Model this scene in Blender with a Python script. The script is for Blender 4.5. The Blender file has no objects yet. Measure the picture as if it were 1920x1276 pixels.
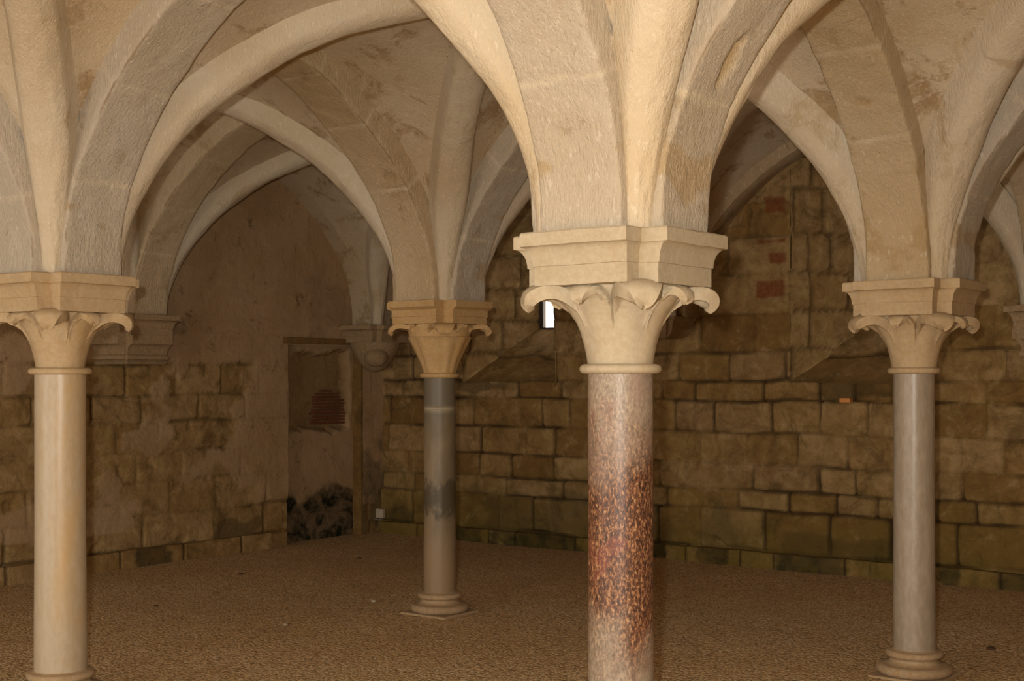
import bpy, math, random
import numpy as np
from mathutils import Vector, Matrix

S = bpy.context.scene
COL = S.collection
# ------------------------------------------------------------------ camera, light, exposure
F = 2532.0 / 1920.0
cam = bpy.data.cameras.new('camera'); cam.sensor_width = 36; cam.lens = 36 * F
cam.shift_y = (703.4 - 638) / 1920; cam.clip_start = .05; cam.clip_end = 200
cam_o = bpy.data.objects.new('camera', cam); COL.objects.link(cam_o)
cam_o.location = (0, 0, 1.602); cam_o.rotation_euler = (math.pi / 2, 0.001, 0)
S.camera = cam_o
S.view_settings.view_transform = 'Standard'; S.view_settings.look = 'None'
S.view_settings.gamma = 1; S.view_settings.exposure = 0.0; S.view_settings.use_curve_mapping = False
w = bpy.data.worlds.new('world'); S.world = w; w.use_nodes = True
bg = w.node_tree.nodes['Background']; bg.inputs[0].default_value = (1, .955, .87, 1); bg.inputs[1].default_value = 7.0
# camera flash, just above and left of the lens
fl = bpy.data.lights.new('flash', 'POINT'); fl.energy = 770; fl.color = (1, .975, .90); fl.shadow_soft_size = .03
flo = bpy.data.objects.new('flash', fl); COL.objects.link(flo); flo.location = (-.09, -.02, 1.602 + .12)
# fill daylight through unseen openings added behind the viewer: portals only guide the sampling
PORTALS = [(-1.2, 1.9), (-4.6, 1.9)]

# ------------------------------------------------------------------ grid frame of the undercroft
TH = math.radians(39.5) - .058
PX, LV = 3.262, 2.98             # bay sizes
XW, YW = -6.71, 6.26             # wall faces in grid coordinates
SP = 2.095                       # springing height (top of abacus)
GRID = Matrix.Translation((.385, 4.796, 0)) @ Matrix.Rotation(-TH, 4, 'Z')
def node(i, j): return (-i * PX, j * LV)

# ------------------------------------------------------------------ noise in numpy
def _hash(ix, iy, seed):
    n = (ix.astype(np.int64) * 374761393 + iy.astype(np.int64) * 668265263 + seed * 974711) & 0x7fffffff
    n = ((n ^ (n >> 13)) * 1274126177) & 0x7fffffff
    n = (n ^ (n >> 16)) & 0xffffff
    return n / float(0xffffff)
def vnoise(x, y, seed=0):
    ix = np.floor(x); iy = np.floor(y); fx = x - ix; fy = y - iy
    fx = fx * fx * (3 - 2 * fx); fy = fy * fy * (3 - 2 * fy)
    a = _hash(ix, iy, seed); b = _hash(ix + 1, iy, seed); c = _hash(ix, iy + 1, seed); d = _hash(ix + 1, iy + 1, seed)
    return (a * (1 - fx) + b * fx) * (1 - fy) + (c * (1 - fx) + d * fx) * fy - .5
def fbm(x, y, seed=0, octs=4):
    x = np.asarray(x, float); y = np.asarray(y, float)
    r = 0; am = 1
    for o in range(octs):
        r = r + am * vnoise(x, y, seed + o * 17); x = x * 2.03 + 5.1; y = y * 2.03 + 1.7; am *= .5
    return r
def sstep(a, b, x):
    t = np.clip((x - a) / (b - a), 0, 1); return t * t * (3 - 2 * t)

# ------------------------------------------------------------------ mesh builders
class MB:
    def __init__(s): s.v = []; s.f = []; s.n = 0; s.att = {}
    def add(s, V, Fc, att=None):
        V = np.asarray(V, float).reshape(-1, 3)
        s.v.append(V); s.f += [tuple(int(i) + s.n for i in f) for f in Fc]
        for k in ATT: s.att.setdefault(k, []).append(np.broadcast_to(np.asarray((att or {}).get(k, 0.0), float).ravel(), (len(V),)) if np.ndim((att or {}).get(k, 0.0)) == 0 else np.asarray(att[k], float).ravel())
        s.n += len(V)
    def grid(s, P, closeu=False, closev=False, att=None, mask=None, flip=False):
        nu, nv = P.shape[:2]
        I = np.arange(nu * nv).reshape(nu, nv)
        A = np.concatenate([I, I[:1]], 0) if closeu else I
        A = np.concatenate([A, A[:, :1]], 1) if closev else A
        Q = np.stack([A[:-1, :-1], A[1:, :-1], A[1:, 1:], A[:-1, 1:]], -1)
        if flip: Q = Q[..., ::-1]
        if mask is not None: Q = Q[mask]
        s.add(P.reshape(-1, 3), [tuple(q) for q in Q.reshape(-1, 4)], att)
    def build(s, name, m, parent=None, loc=(0, 0, 0), smooth=True, grid_frame=True, angle=None):
        V = np.concatenate(s.v) - np.asarray(loc, float)
        me = bpy.data.meshes.new(name)
        me.from_pydata(V.tolist(), [], s.f); me.update()
        for k in ATT:
            a = np.concatenate(s.att[k])
            if np.any(a != 0):
                at = me.attributes.new(k, 'FLOAT', 'POINT'); at.data.foreach_set('value', a.astype(np.float32))
        if smooth: me.polygons.foreach_set('use_smooth', [True] * len(me.polygons))
        if angle is not None:
            me.set_sharp_from_angle(angle=math.radians(angle))
        me.materials.append(m)
        o = bpy.data.objects.new(name, me); COL.objects.link(o)
        if parent is not None:
            o.parent = parent; o.location = loc
        else:
            o.matrix_world = (GRID if grid_frame else Matrix()) @ Matrix.Translation(loc)
        return o
ATT = ['tint', 'joint', 'plaster', 'red', 'dark']
def box(mb, a, b):
    x0, y0, z0 = a; x1, y1, z1 = b
    mb.add([(x0, y0, z0), (x1, y0, z0), (x1, y1, z0), (x0, y1, z0), (x0, y0, z1), (x1, y0, z1), (x1, y1, z1), (x0, y1, z1)],
           [(0, 3, 2, 1), (4, 5, 6, 7), (0, 1, 5, 4), (1, 2, 6, 5), (2, 3, 7, 6), (3, 0, 4, 7)])
def bevel(o, wd, seg=2):
    m = o.modifiers.new('bevel', 'BEVEL'); m.width = wd; m.segments = seg; m.limit_method = 'ANGLE'; m.angle_limit = math.radians(40)
def empty(name, loc):
    o = bpy.data.objects.new(name, None); COL.objects.link(o); o.empty_display_size = .1
    o.matrix_world = GRID @ Matrix.Translation(loc); return o
def tag(o, label, cat, group=None):
    o['label'] = label; o['category'] = cat; o['kind'] = 'thing'
    if group: o['group'] = group
    return o
def struct(o): o['kind'] = 'structure'; return o

# ------------------------------------------------------------------ materials
def newmat(name):
    m = bpy.data.materials.new(name); m.use_nodes = True
    nt = m.node_tree; b = nt.nodes['Principled BSDF']
    return m, nt, b
class NT:
    def __init__(s, nt, pos='object'):
        s.nt = nt; s.L = nt.links.new
        if pos == 'world': s.pos = nt.nodes.new('ShaderNodeNewGeometry').outputs['Position']
        else:
            tc = nt.nodes.new('ShaderNodeTexCoord').outputs['Object']
            s.pos = tc
    def noise(s, sc, det=6, rough=.6, scale3=None, dist=0):
        n = s.nt.nodes.new('ShaderNodeTexNoise'); n.inputs['Scale'].default_value = sc; n.inputs['Detail'].default_value = det
        n.inputs['Roughness'].default_value = rough; n.inputs['Distortion'].default_value = dist
        s.L(s.map(scale3) if scale3 else s.pos, n.inputs['Vector']); return n.outputs['Fac']
    def map(s, sc, off=(0, 0, 0)):
        mp = s.nt.nodes.new('ShaderNodeMapping'); mp.inputs['Scale'].default_value = sc; mp.inputs['Location'].default_value = off
        s.L(s.pos, mp.inputs['Vector']); return mp.outputs[0]
    def voro(s, sc, feature='F1', out='Distance', scale3=None, rnd=1):
        n = s.nt.nodes.new('ShaderNodeTexVoronoi'); n.feature = feature; n.inputs['Scale'].default_value = sc; n.inputs['Randomness'].default_value = rnd
        s.L(s.map(scale3) if scale3 else s.pos, n.inputs['Vector']); return n.outputs[out]
    def ramp(s, fac, stops, mode='LINEAR'):
        r = s.nt.nodes.new('ShaderNodeValToRGB'); e = r.color_ramp.elements; r.color_ramp.interpolation = mode
        while len(e) < len(stops): e.new(.5)
        for k, (p, c) in enumerate(stops):
            e[k].position = p; e[k].color = (c, c, c, 1) if np.isscalar(c) else (*c, 1)
        s.L(fac, r.inputs[0]); return r.outputs[0]
    def mix(s, fac, a, b, mode='MIX'):
        n = s.nt.nodes.new('ShaderNodeMix'); n.data_type = 'RGBA'; n.blend_type = mode; n.clamp_factor = True
        for i, x in ((0, fac), (6, a), (7, b)):
            if isinstance(x, bpy.types.NodeSocket): s.L(x, n.inputs[i])
            elif i == 0: n.inputs[0].default_value = x
            else: n.inputs[i].default_value = (*x, 1) if not np.isscalar(x) else (x, x, x, 1)
        return n.outputs[2]
    def math(s, op, a, b=0.0, c=None):
        n = s.nt.nodes.new('ShaderNodeMath'); n.operation = op
        for i, x in enumerate((a, b, c)):
            if x is None: continue
            if isinstance(x, bpy.types.NodeSocket): s.L(x, n.inputs[i])
            else: n.inputs[i].default_value = x
        return n.outputs[0]
    def attr(s, name):
        n = s.nt.nodes.new('ShaderNodeAttribute'); n.attribute_name = name; return n.outputs['Fac']
    def xyz(s):
        n = s.nt.nodes.new('ShaderNodeSeparateXYZ'); s.L(s.pos, n.inputs[0]); return n.outputs
    def bump(s, b, h, strength=.5, dist=.01, prev=None):
        n = s.nt.nodes.new('ShaderNodeBump'); n.inputs['Strength'].default_value = strength; n.inputs['Distance'].default_value = dist
        s.L(h, n.inputs['Height'])
        if prev: s.L(prev, n.inputs['Normal'])
        if b: s.L(n.outputs[0], b.inputs['Normal'])
        return n.outputs[0]

def mat_plaster(name, light=(.70, .56, .37), warm=(.50, .33, .15), stain=(.33, .20, .08), amount=.55, rough_bump=.6, cut=.52):
    m, nt, b = newmat(name); T = NT(nt, 'world')
    n1 = T.noise(.9, 6, .6, dist=.4); n2 = T.noise(3.2, 8, .7, dist=.6); n3 = T.noise(14, 8, .7)
    c = T.mix(T.ramp(n1, [(.38, 0.0), (.68, .8)]), light, warm)
    c = T.mix(T.math('MULTIPLY', T.ramp(n3, [(.3, 0.0), (.8, .35)]), 1.0), c, warm)
    patch = T.math('MULTIPLY', T.ramp(n2, [(cut, 0.0), (cut + .07, 1.0)]), T.ramp(n3, [(.35, .3), (.55, 1.0)]))
    c = T.mix(T.math('MULTIPLY', patch, amount), c, stain)
    spot = T.ramp(T.noise(38, 3, .5), [(.70, 0.0), (.76, 1.0)])
    c = T.mix(T.math('MULTIPLY', spot, .5), c, stain)
    j = T.attr('joint'); c = T.mix(T.math('MULTIPLY', j, .6), c, (.74, .62, .43))
    c = T.mix(T.math('MULTIPLY', T.attr('red'), .8), c, (.42, .28, .12))
    c = T.mix(T.math('MULTIPLY', T.attr('dark'), .8), c, (.20, .12, .05))
    b.inputs['Roughness'].default_value = .8; b.inputs['Specular IOR Level'].default_value = .3
    h = T.math('ADD', T.math('MULTIPLY', n3, .7), T.math('MULTIPLY', T.noise(75, 5, .7, (1, 1, .35)), .75))
    fleck = T.ramp(T.noise(60, 4, .65, (1, 1, .35)), [(.58, 0.0), (.68, .45)])
    h = T.math('SUBTRACT', h, T.math('MULTIPLY', patch, .25))
    c = T.mix(fleck, c, (.78, .70, .56)); nt.links.new(c, b.inputs['Base Color'])
    T.bump(b, h, rough_bump, .017)
    return m
M_WEB = mat_plaster('vault_plaster', (.64, .53, .385), (.49, .36, .205), (.33, .20, .08), .75, .9)
M_RIB = mat_plaster('rib_plaster', (.65, .56, .425), (.54, .41, .25), (.40, .26, .11), .45, .8, .58)
M_ARCH = mat_plaster('arch_stone', (.55, .48, .385), (.48, .385, .265), (.36, .24, .11), .5, 1.0, .6)

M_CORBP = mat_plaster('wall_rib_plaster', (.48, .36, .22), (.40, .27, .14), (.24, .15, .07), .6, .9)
M_ARCH_FAR = mat_plaster('far_arch_dim_light', (.57, .44, .28), (.50, .36, .19), (.36, .23, .10), .5, 1.0, .58)  # copy of the arch stone, browned to paint weaker light on far arches
def mat_masonry(name, plaster=False):
    m, nt, b = newmat(name); T = NT(nt, 'world')
    tint = T.attr('tint'); n1 = T.noise(1.6, 7, .65, dist=.5); n2 = T.noise(7, 8, .7, dist=.5); n3 = T.noise(28, 6, .7)
    base = T.ramp(tint, [(0, (.24, .135, .042)), (.3, (.30, .178, .058)), (.55, (.36, .225, .084)), (.8, (.42, .275, .118)), (1, (.34, .215, .095))])
    c = T.mix(T.ramp(n2, [(.42, 0.0), (.7, .75)]), base, (.17, .085, .026))
    pw = T.math('MULTIPLY', T.ramp(n2, [(.28, 1.0), (.46, 0.0)]), T.ramp(n3, [(.4, 1.0), (.6, .2)]))
    c = T.mix(T.math('MULTIPLY', pw, .8), c, (.50, .35, .19))
    grime = T.ramp(T.noise(3.6, 9, .78, dist=.9), [(.50, 0.0), (.64, 1.0)])
    c = T.mix(T.math('MULTIPLY', grime, .55), c, (.085, .050, .018))
    if not plaster:
        x = T.xyz()
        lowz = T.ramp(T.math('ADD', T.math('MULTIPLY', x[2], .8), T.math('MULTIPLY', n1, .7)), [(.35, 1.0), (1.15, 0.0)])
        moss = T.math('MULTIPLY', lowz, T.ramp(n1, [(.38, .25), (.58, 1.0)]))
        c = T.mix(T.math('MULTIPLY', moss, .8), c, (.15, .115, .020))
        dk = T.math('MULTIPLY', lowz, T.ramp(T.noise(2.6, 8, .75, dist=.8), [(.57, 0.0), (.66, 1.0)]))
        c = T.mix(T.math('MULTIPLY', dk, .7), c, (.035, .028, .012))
    pl = T.attr('plaster')
    plc = T.mix(T.ramp(n1, [(.35, 0.0), (.7, 1.0)]), (.47, .318, .18), (.365, .23, .11))
    plc = T.mix(T.math('MULTIPLY', T.ramp(n2, [(.58, 0.0), (.68, 1.0)]), T.ramp(n3, [(.4, 0.0), (.55, 1.0)])), plc, (.18, .10, .035))
    c = T.mix(pl, c, plc)
    c = T.mix(T.math('MULTIPLY', T.attr('red'), T.ramp(n3, [(.3, 1.0), (.7, .55)])), c, (.20, .055, .02))
    c = T.mix(T.math('MULTIPLY', T.attr('joint'), .92), c, (.045, .026, .010))
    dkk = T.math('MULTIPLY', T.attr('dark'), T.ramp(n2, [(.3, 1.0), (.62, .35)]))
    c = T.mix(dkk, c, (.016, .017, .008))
    nt.links.new(c, b.inputs['Base Color']); b.inputs['Roughness'].default_value = .92; b.inputs['Specular IOR Level'].default_value = .15
    h = T.math('ADD', T.math('MULTIPLY', n2, 1.0), T.math('MULTIPLY', n3, .6))
    T.bump(b, h, .8, .02)
    return m
M_WALL = mat_masonry('wall_masonry'); M_WALLP = mat_masonry('plastered_masonry', True)

def mat_stone(name, stops, nsc=3, s3=(1, 1, 1), stain=None, rough=.6, bump=.3, spec=.3, fine=45, zgrad=None):
    """carved stone / shafts; zgrad: list of (z, colour) worn bands along the height"""
    m, nt, b = newmat(name); T = NT(nt)
    n1 = T.noise(nsc, 7, .65, s3, .5); n3 = T.noise(fine, 6, .7, s3)
    c = T.ramp(n1, stops)
    c = T.mix(T.ramp(n3, [(.35, .25), (.6, 0.0)]), c, (.58, .51, .40), 'MIX') if zgrad is None else c
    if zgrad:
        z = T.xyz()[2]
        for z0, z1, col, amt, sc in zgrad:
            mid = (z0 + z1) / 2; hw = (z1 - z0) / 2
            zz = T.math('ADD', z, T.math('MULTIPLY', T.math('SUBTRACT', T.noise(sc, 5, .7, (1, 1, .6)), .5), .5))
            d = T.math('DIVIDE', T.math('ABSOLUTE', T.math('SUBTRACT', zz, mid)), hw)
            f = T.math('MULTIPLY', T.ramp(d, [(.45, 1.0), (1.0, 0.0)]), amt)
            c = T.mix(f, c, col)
    if stain:
        c = T.mix(T.math('MULTIPLY', T.ramp(T.noise(2.2, 6, .6, (1, 1, .35), .4), [(.5, 0.0), (.64, 1.0)]), stain[1]), c, stain[0])
    c = T.mix(T.math('MULTIPLY', T.attr('joint'), .8), c, (.6, .5, .33))
    nt.links.new(c, b.inputs['Base Color']); b.inputs['Roughness'].default_value = rough; b.inputs['Specular IOR Level'].default_value = spec
    T.bump(b, T.math('ADD', n3, n1), bump, .006)
    return m
M_CAP = mat_stone('capital_limestone', [(.3, (.42, .345, .235)), (.55, (.375, .30, .195)), (.75, (.335, .255, .15))], 4, stain=((.46, .32, .15), .45), bump=.35, rough=.8)
M_CAPO = mat_stone('ochre_limestone', [(.3, (.52, .34, .145)), (.55, (.45, .27, .10)), (.75, (.38, .26, .14))], 4, stain=((.52, .30, .09), .6), bump=.4, rough=.85)
M_CAPG = mat_stone('brown_limestone', [(.3, (.50, .36, .20)), (.55, (.42, .29, .15)), (.75, (.36, .24, .12))], 4, stain=((.45, .27, .09), .5), bump=.4, rough=.85)
M_BASE = mat_stone('dusty_base_stone', [(.3, (.40, .27, .14)), (.6, (.34, .22, .11)), (.8, (.28, .18, .09))], 5, bump=.5, rough=.95)
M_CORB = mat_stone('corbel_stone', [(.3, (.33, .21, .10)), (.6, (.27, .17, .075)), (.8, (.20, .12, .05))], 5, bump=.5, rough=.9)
M_SH_L = mat_stone('cream_marble', [(.3, (.46, .38, .27)), (.55, (.42, .32, .20)), (.75, (.41, .28, .135))], 1.6, (1, 1, .35), ((.52, .31, .10), .75), rough=.38, bump=.06, spec=.45)
M_SH_R = mat_stone('grey_marble', [(.3, (.33, .26, .19)), (.5, (.28, .22, .155)), (.75, (.21, .165, .12))], 2.2, (1, 1, .3), ((.44, .33, .22), .5), rough=.36, bump=.06, spec=.45)
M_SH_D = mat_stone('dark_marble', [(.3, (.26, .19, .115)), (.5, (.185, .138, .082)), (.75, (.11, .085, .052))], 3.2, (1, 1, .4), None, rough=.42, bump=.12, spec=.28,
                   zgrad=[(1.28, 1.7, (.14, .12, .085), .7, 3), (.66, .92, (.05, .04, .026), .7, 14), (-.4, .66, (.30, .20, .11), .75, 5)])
def mat_porphyry():
    m, nt, b = newmat('mottled_red_porphyry'); T = NT(nt)
    s3 = (1, 1, .5)
    v = T.voro(95, 'F1', 'Distance', s3); vc = T.voro(75, 'F1', 'Color', s3)
    n = T.noise(120, 4, .7, s3, .5); n1 = T.noise(4, 6, .65, (1, 1, .45), .5)
    dark = T.ramp(n, [(.38, (.025, .014, .010)), (.50, (.11, .042, .022)), (.58, (.27, .12, .05)), (.70, (.48, .31, .16))])
    pale = T.ramp(n, [(.30, (.16, .115, .08)), (.5, (.27, .21, .15)), (.68, (.38, .31, .225))])
    pale = T.mix(T.ramp(n1, [(.45, 0.0), (.65, .6)]), pale, (.26, .17, .135))
    z = T.xyz()[2]
    zz = T.math('ADD', z, T.math('MULTIPLY', T.math('SUBTRACT', n1, .5), .9))
    d = T.math('DIVIDE', T.math('ABSOLUTE', T.math('SUBTRACT', zz, 1.0)), .52)
    c = T.mix(T.ramp(d, [(.45, .97), (.95, 0.0)]), pale, dark)
    red = T.math('MULTIPLY', T.ramp(T.noise(3.3, 4, .6, (1, 1, .7), .5), [(.56, 0.0), (.68, .6)]), T.ramp(d, [(.6, 1.0), (1.3, 0.0)]))
    c = T.mix(red, c, (.28, .06, .045), 'MIX')
    nt.links.new(c, b.inputs['Base Color']); b.inputs['Roughness'].default_value = .42; b.inputs['Specular IOR Level'].default_value = .4
    T.bump(b, n, .22, .004)
    return m
M_SH_M = mat_porphyry()
def mat_gravel():
    m, nt, b = newmat('fine_gravel'); T = NT(nt, 'world')
    n1 = T.noise(.6, 5, .6); v = T.voro(62, 'F1', 'Color'); vd = T.voro(62); n3 = T.noise(130, 4, .7)
    g = T.ramp(v, [(0, (.38, .23, .10)), (.4, (.70, .465, .235)), (.75, (.84, .60, .34)), (1, (.97, .86, .62))])
    c = T.mix(T.ramp(n1, [(.35, 0.0), (.7, .5)]), g, (.52, .34, .14))
    c = T.mix(T.ramp(T.noise(9, 5, .7), [(.45, 0.0), (.75, .35)]), c, (.60, .43, .25))
    c = T.mix(T.ramp(vd, [(.5, 0.0), (.8, .5)]), c, (.20, .12, .06))
    nt.links.new(c, b.inputs['Base Color']); b.inputs['Roughness'].default_value = .95; b.inputs['Specular IOR Level'].default_value = .1
    h = T.math('ADD', T.math('MULTIPLY', vd, -1.0), T.math('MULTIPLY', T.noise(22, 5, .7), .7))
    T.bump(b, h, 1.0, .016)
    return m
M_GRAV = mat_gravel()
def mat_plain(name, c, rough=.7):
    m, nt, b = newmat(name); T = NT(nt); n = T.noise(30, 4, .6)
    nt.links.new(T.mix(T.ramp(n, [(.4, 0.0), (.7, .5)]), c, tuple(x * .75 for x in c)), b.inputs['Base Color']); b.inputs['Roughness'].default_value = rough
    return m
M_BRICK = mat_plain('red_tile_brick', (.17, .05, .018), .9); M_MORT = mat_plain('crumbled_mortar', (.22, .14, .07), .95)
M_PLAST = mat_plain('white_plastic', (.50, .40, .29), .5); M_CABLE = mat_plain('grey_cable', (.24, .2, .17), .6)
M_TILE = mat_plain('orange_terracotta', (.72, .30, .08), .8); M_FRAME = mat_plain('dark_window_frame', (.05, .035, .02), .7)
M_VOID = mat_plain('sooty_rubble', (.03, .02, .01), 1); M_LEAF = mat_plain('dry_leaf', (.10, .05, .02), .9); M_PEB = mat_plain('pale_pebble', (.5, .40, .27), .9)

# ------------------------------------------------------------------ curves of the vault (distance from node axis, height)
def dense(tab, n=70):
    P = np.array(tab, float)
    ch = np.r_[0, np.cumsum(np.linalg.norm(np.diff(P, axis=0), axis=1))]
    # natural-ish cubic via Catmull-Rom tangents
    m = np.zeros_like(P); m[1:-1] = (P[2:] - P[:-2]) / (ch[2:] - ch[:-2])[:, None]
    m[0] = (0, 1); m[-1] = (P[-1] - P[-2]) / (ch[-1] - ch[-2]); 
    m /= np.linalg.norm(m, axis=1)[:, None]
    t = np.linspace(0, ch[-1], n); k = np.clip(np.searchsorted(ch, t, 'right') - 1, 0, len(ch) - 2)
    h = (ch[k + 1] - ch[k])[:, None]; u = ((t - ch[k])[:, None]) / h
    C = (2*u**3-3*u**2+1)*P[k] + (u**3-2*u**2+u)*h*m[k] + (-2*u**3+3*u**2)*P[k+1] + (u**3-u**2)*h*m[k+1]
    tg = np.gradient(C, axis=0); tg /= np.linalg.norm(tg, axis=1)[:, None]
    tg[0] = (0, 1)
    nrm = np.stack([-tg[:, 1], tg[:, 0]], 1)      # towards the node and up: out of the opening
    return C, nrm
TABX = [(.27, SP), (.285, 2.32), (.36, 2.54), (.48, 2.74), (.63, 2.92), (.80, 3.08), (1.0, 3.23), (1.3, 3.39), (PX / 2, 3.50)]
TABY = [(.27, SP), (.285, 2.32), (.36, 2.53), (.48, 2.73), (.63, 2.90), (.80, 3.05), (1.0, 3.20), (1.25, 3.35), (LV / 2, 3.45)]
HD = math.hypot(PX, LV) / 2
TABD = [(.29, SP), (.325, 2.31), (.42, 2.53), (.58, 2.76), (.80, 2.98), (1.1, 3.19), (1.45, 3.35), (1.82, 3.44), (HD, 3.475)]
NK = 70
CX, NX = dense(TABX, NK); CY, NY = dense(TABY, NK); CD, ND = dense(TABD, NK)
ND[-1] = (0, 1)

def full(C, N):
    """half curve from node A mirrored to node B; returns s (0..span) , z, ns, nz"""
    span = 2 * C[-1, 0]
    s = np.r_[C[:, 0], span - C[-2::-1, 0]]; z = np.r_[C[:, 1], C[-2::-1, 1]]
    ns = np.r_[N[:, 0], -N[-2::-1, 0]]; nz = np.r_[N[:, 1], N[-2::-1, 1]]
    ns[len(C) - 1] = 0; nz[len(C) - 1] = 1
    return s, z, ns, nz

def arch_mesh(A, B, kind, seed, hollow=None):
    """square section transverse arch between nodes A and B (grid coordinates)"""
    C, N = (CX, NX) if kind == 'x' else (CY, NY)
    s, z, ns, nz = full(C, N)
    # resample finer
    q = np.linspace(0, len(s) - 1, 2 * len(s)); qi = np.arange(len(s))
    s, z, ns, nz = [np.interp(q, qi, a) for a in (s, z, ns, nz)]
    L = np.hypot(ns, nz); ns /= L; nz /= L
    arc = np.r_[0, np.cumsum(np.hypot(np.diff(s), np.diff(z)))]
    W, T = .168, .26
    r = .012
    b = np.linspace(-W + r, W - r, 19)
    sec = [(-W, T)] + [(-W, h) for h in np.linspace(T - .03, r, 8)] + [(-W + r * .3, r * .3)] + [(x, 0) for x in b] + [(W - r * .3, r * .3)] + [(W, h) for h in np.linspace(r, T - .03, 8)] + [(W, T)]
    sec = np.array(sec)
    A = np.array(A); B = np.array(B); d = (B - A) / np.linalg.norm(B - A); p = np.array([-d[1], d[0]])
    bb = sec[None, :, 0]; hh = sec[None, :, 1]
    aa = arc[:, None] + 0 * bb
    # uneven old edges and faces
    prof = hh + .012 * fbm(aa * 2.2, bb * 3 + 9, seed, 3) * (hh < .2) + .006 * fbm(aa * 14, bb * 14, seed + 5, 3)
    wob = .010 * fbm(aa * 2.6, np.sign(bb) * 7.3, seed + 3, 3) + .004 * fbm(aa * 16, np.sign(bb) * 5 + hh * 9, seed + 4, 3)
    bbw = bb + wob * np.abs(bb) / W
    # voussoir joints
    rnd = random.Random(seed); js = []; t = .40 + rnd.random() * .1
    while t < arc[-1] - .3: js.append(t); t += .42 + rnd.random() * .16
    jt = np.zeros_like(aa)
    for k in js:
        dist = np.abs(aa - k + .012 * fbm(bb * 9 + k * 3, aa * 0, seed, 2))
        jt = np.maximum(jt, np.exp(-(dist / .011) ** 2) * (hh < .2))
    prof = prof + .004 * jt
    ends_ = np.minimum(aa, arc[-1] - aa)
    sc = sstep(.10, .30, fbm(aa * 9, bb * 5, seed + 60, 5) + .55 * np.exp(-((ends_ - .22) / .10) ** 2) + {17: -.12, 18: -.32, 14: -.34}.get(seed, -.48)) * (hh < .2)
    prof = prof + .004 * sc
    hol = 0 * aa
    if hollow:
        q = ((aa - hollow[0]) / .11) ** 2 + ((bb - hollow[1]) / .028) ** 2 + .5 * fbm(aa * 20, bb * 20, 3, 3)
        hol = sstep(1.2, .6, q) * (hh < .05); prof = prof + .022 * hol
    ztop = z[:, None] + prof * nz[:, None]; ss = s[:, None] + prof * ns[:, None]
    P = np.stack([A[0] + d[0] * ss + p[0] * bbw, A[1] + d[1] * ss + p[1] * bbw, ztop], -1)
    mb = MB(); mb.grid(P, closev=True, att={'joint': jt * (.35 + .9 * np.clip(fbm(aa * 7, bb * 7, seed) + .4, 0, 1)), 'red': np.maximum(sc * .7, hol), 'dark': .9 * (np.abs(np.abs(bb) - W + r * .3) < .001) * (hh < .02) * sstep(-.1, .25, fbm(aa * 5, np.sign(bb) * 3, seed + 70, 4))}, flip=True)
    n, mm = P.shape[:2]
    return mb, P

def arch(i0, j0, i1, j1, seed, label, hollow=None):
    A, B = node(i0, j0), node(i1, j1)
    mb, P = arch_mesh(A, B, 'x' if j0 == j1 else 'y', seed, hollow)
    o = mb.build('transverse_arch', M_ARCH_FAR if seed in (13, 15, 17, 19, 20, 22) else M_ARCH, loc=(A[0], A[1], SP), angle=50)
    return tag(o, label, 'arch', 'square-edged transverse arches')

def rib_mesh(A, B, seed):
    s, z, ns, nz = full(CD, ND)
    q = np.linspace(0, len(s) - 1, 2 * len(s)); qi = np.arange(len(s))
    s, z, ns, nz = [np.interp(q, qi, a) for a in (s, z, ns, nz)]
    L = np.hypot(ns, nz); ns /= L; nz /= L
    arc = np.r_[0, np.cumsum(np.hypot(np.diff(s), np.diff(z)))]
    A = np.array(A); B = np.array(B); d = (B - A) / np.linalg.norm(B - A); p = np.array([-d[1], d[0]])
    t = np.linspace(-1.32, 1.32, 33)[None, :]
    up = np.minimum(z - SP, 3)[:, None]
    w = .050 + .052 * sstep(0, .7, up)
    prof = np.where(np.abs(t) < 1, 1 - np.sqrt(np.maximum(1 - (t * .86) ** 2, 0)), 1 - math.sqrt(1 - .86 ** 2) + (np.abs(t) - 1) * 4.0) * w * .95
    aa = arc[:, None] + 0 * t
    prof = prof + .016 * fbm(aa * 2.5, t * .8, seed, 3) + .006 * fbm(aa * 9, t * 2, seed + 2, 3)
    bb = t * w + .012 * fbm(aa * 2, t * 0, seed + 9, 3)
    ss = s[:, None] + prof * ns[:, None]; zz = z[:, None] + prof * nz[:, None]
    P = np.stack([A[0] + d[0] * ss + p[0] * bb, A[1] + d[1] * ss + p[1] * bb, zz], -1)
    mb = MB(); mb.grid(P, closev=True, flip=True)
    return mb
def rib(i0, j0, i1, j1, seed, label):
    A, B = node(i0, j0), node(i1, j1)
    o = rib_mesh(A, B, seed).build('diagonal_rib', M_RIB, loc=(A[0], A[1], SP), angle=70)
    return tag(o, label, 'vault rib', 'rounded diagonal vault ribs')

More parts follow.
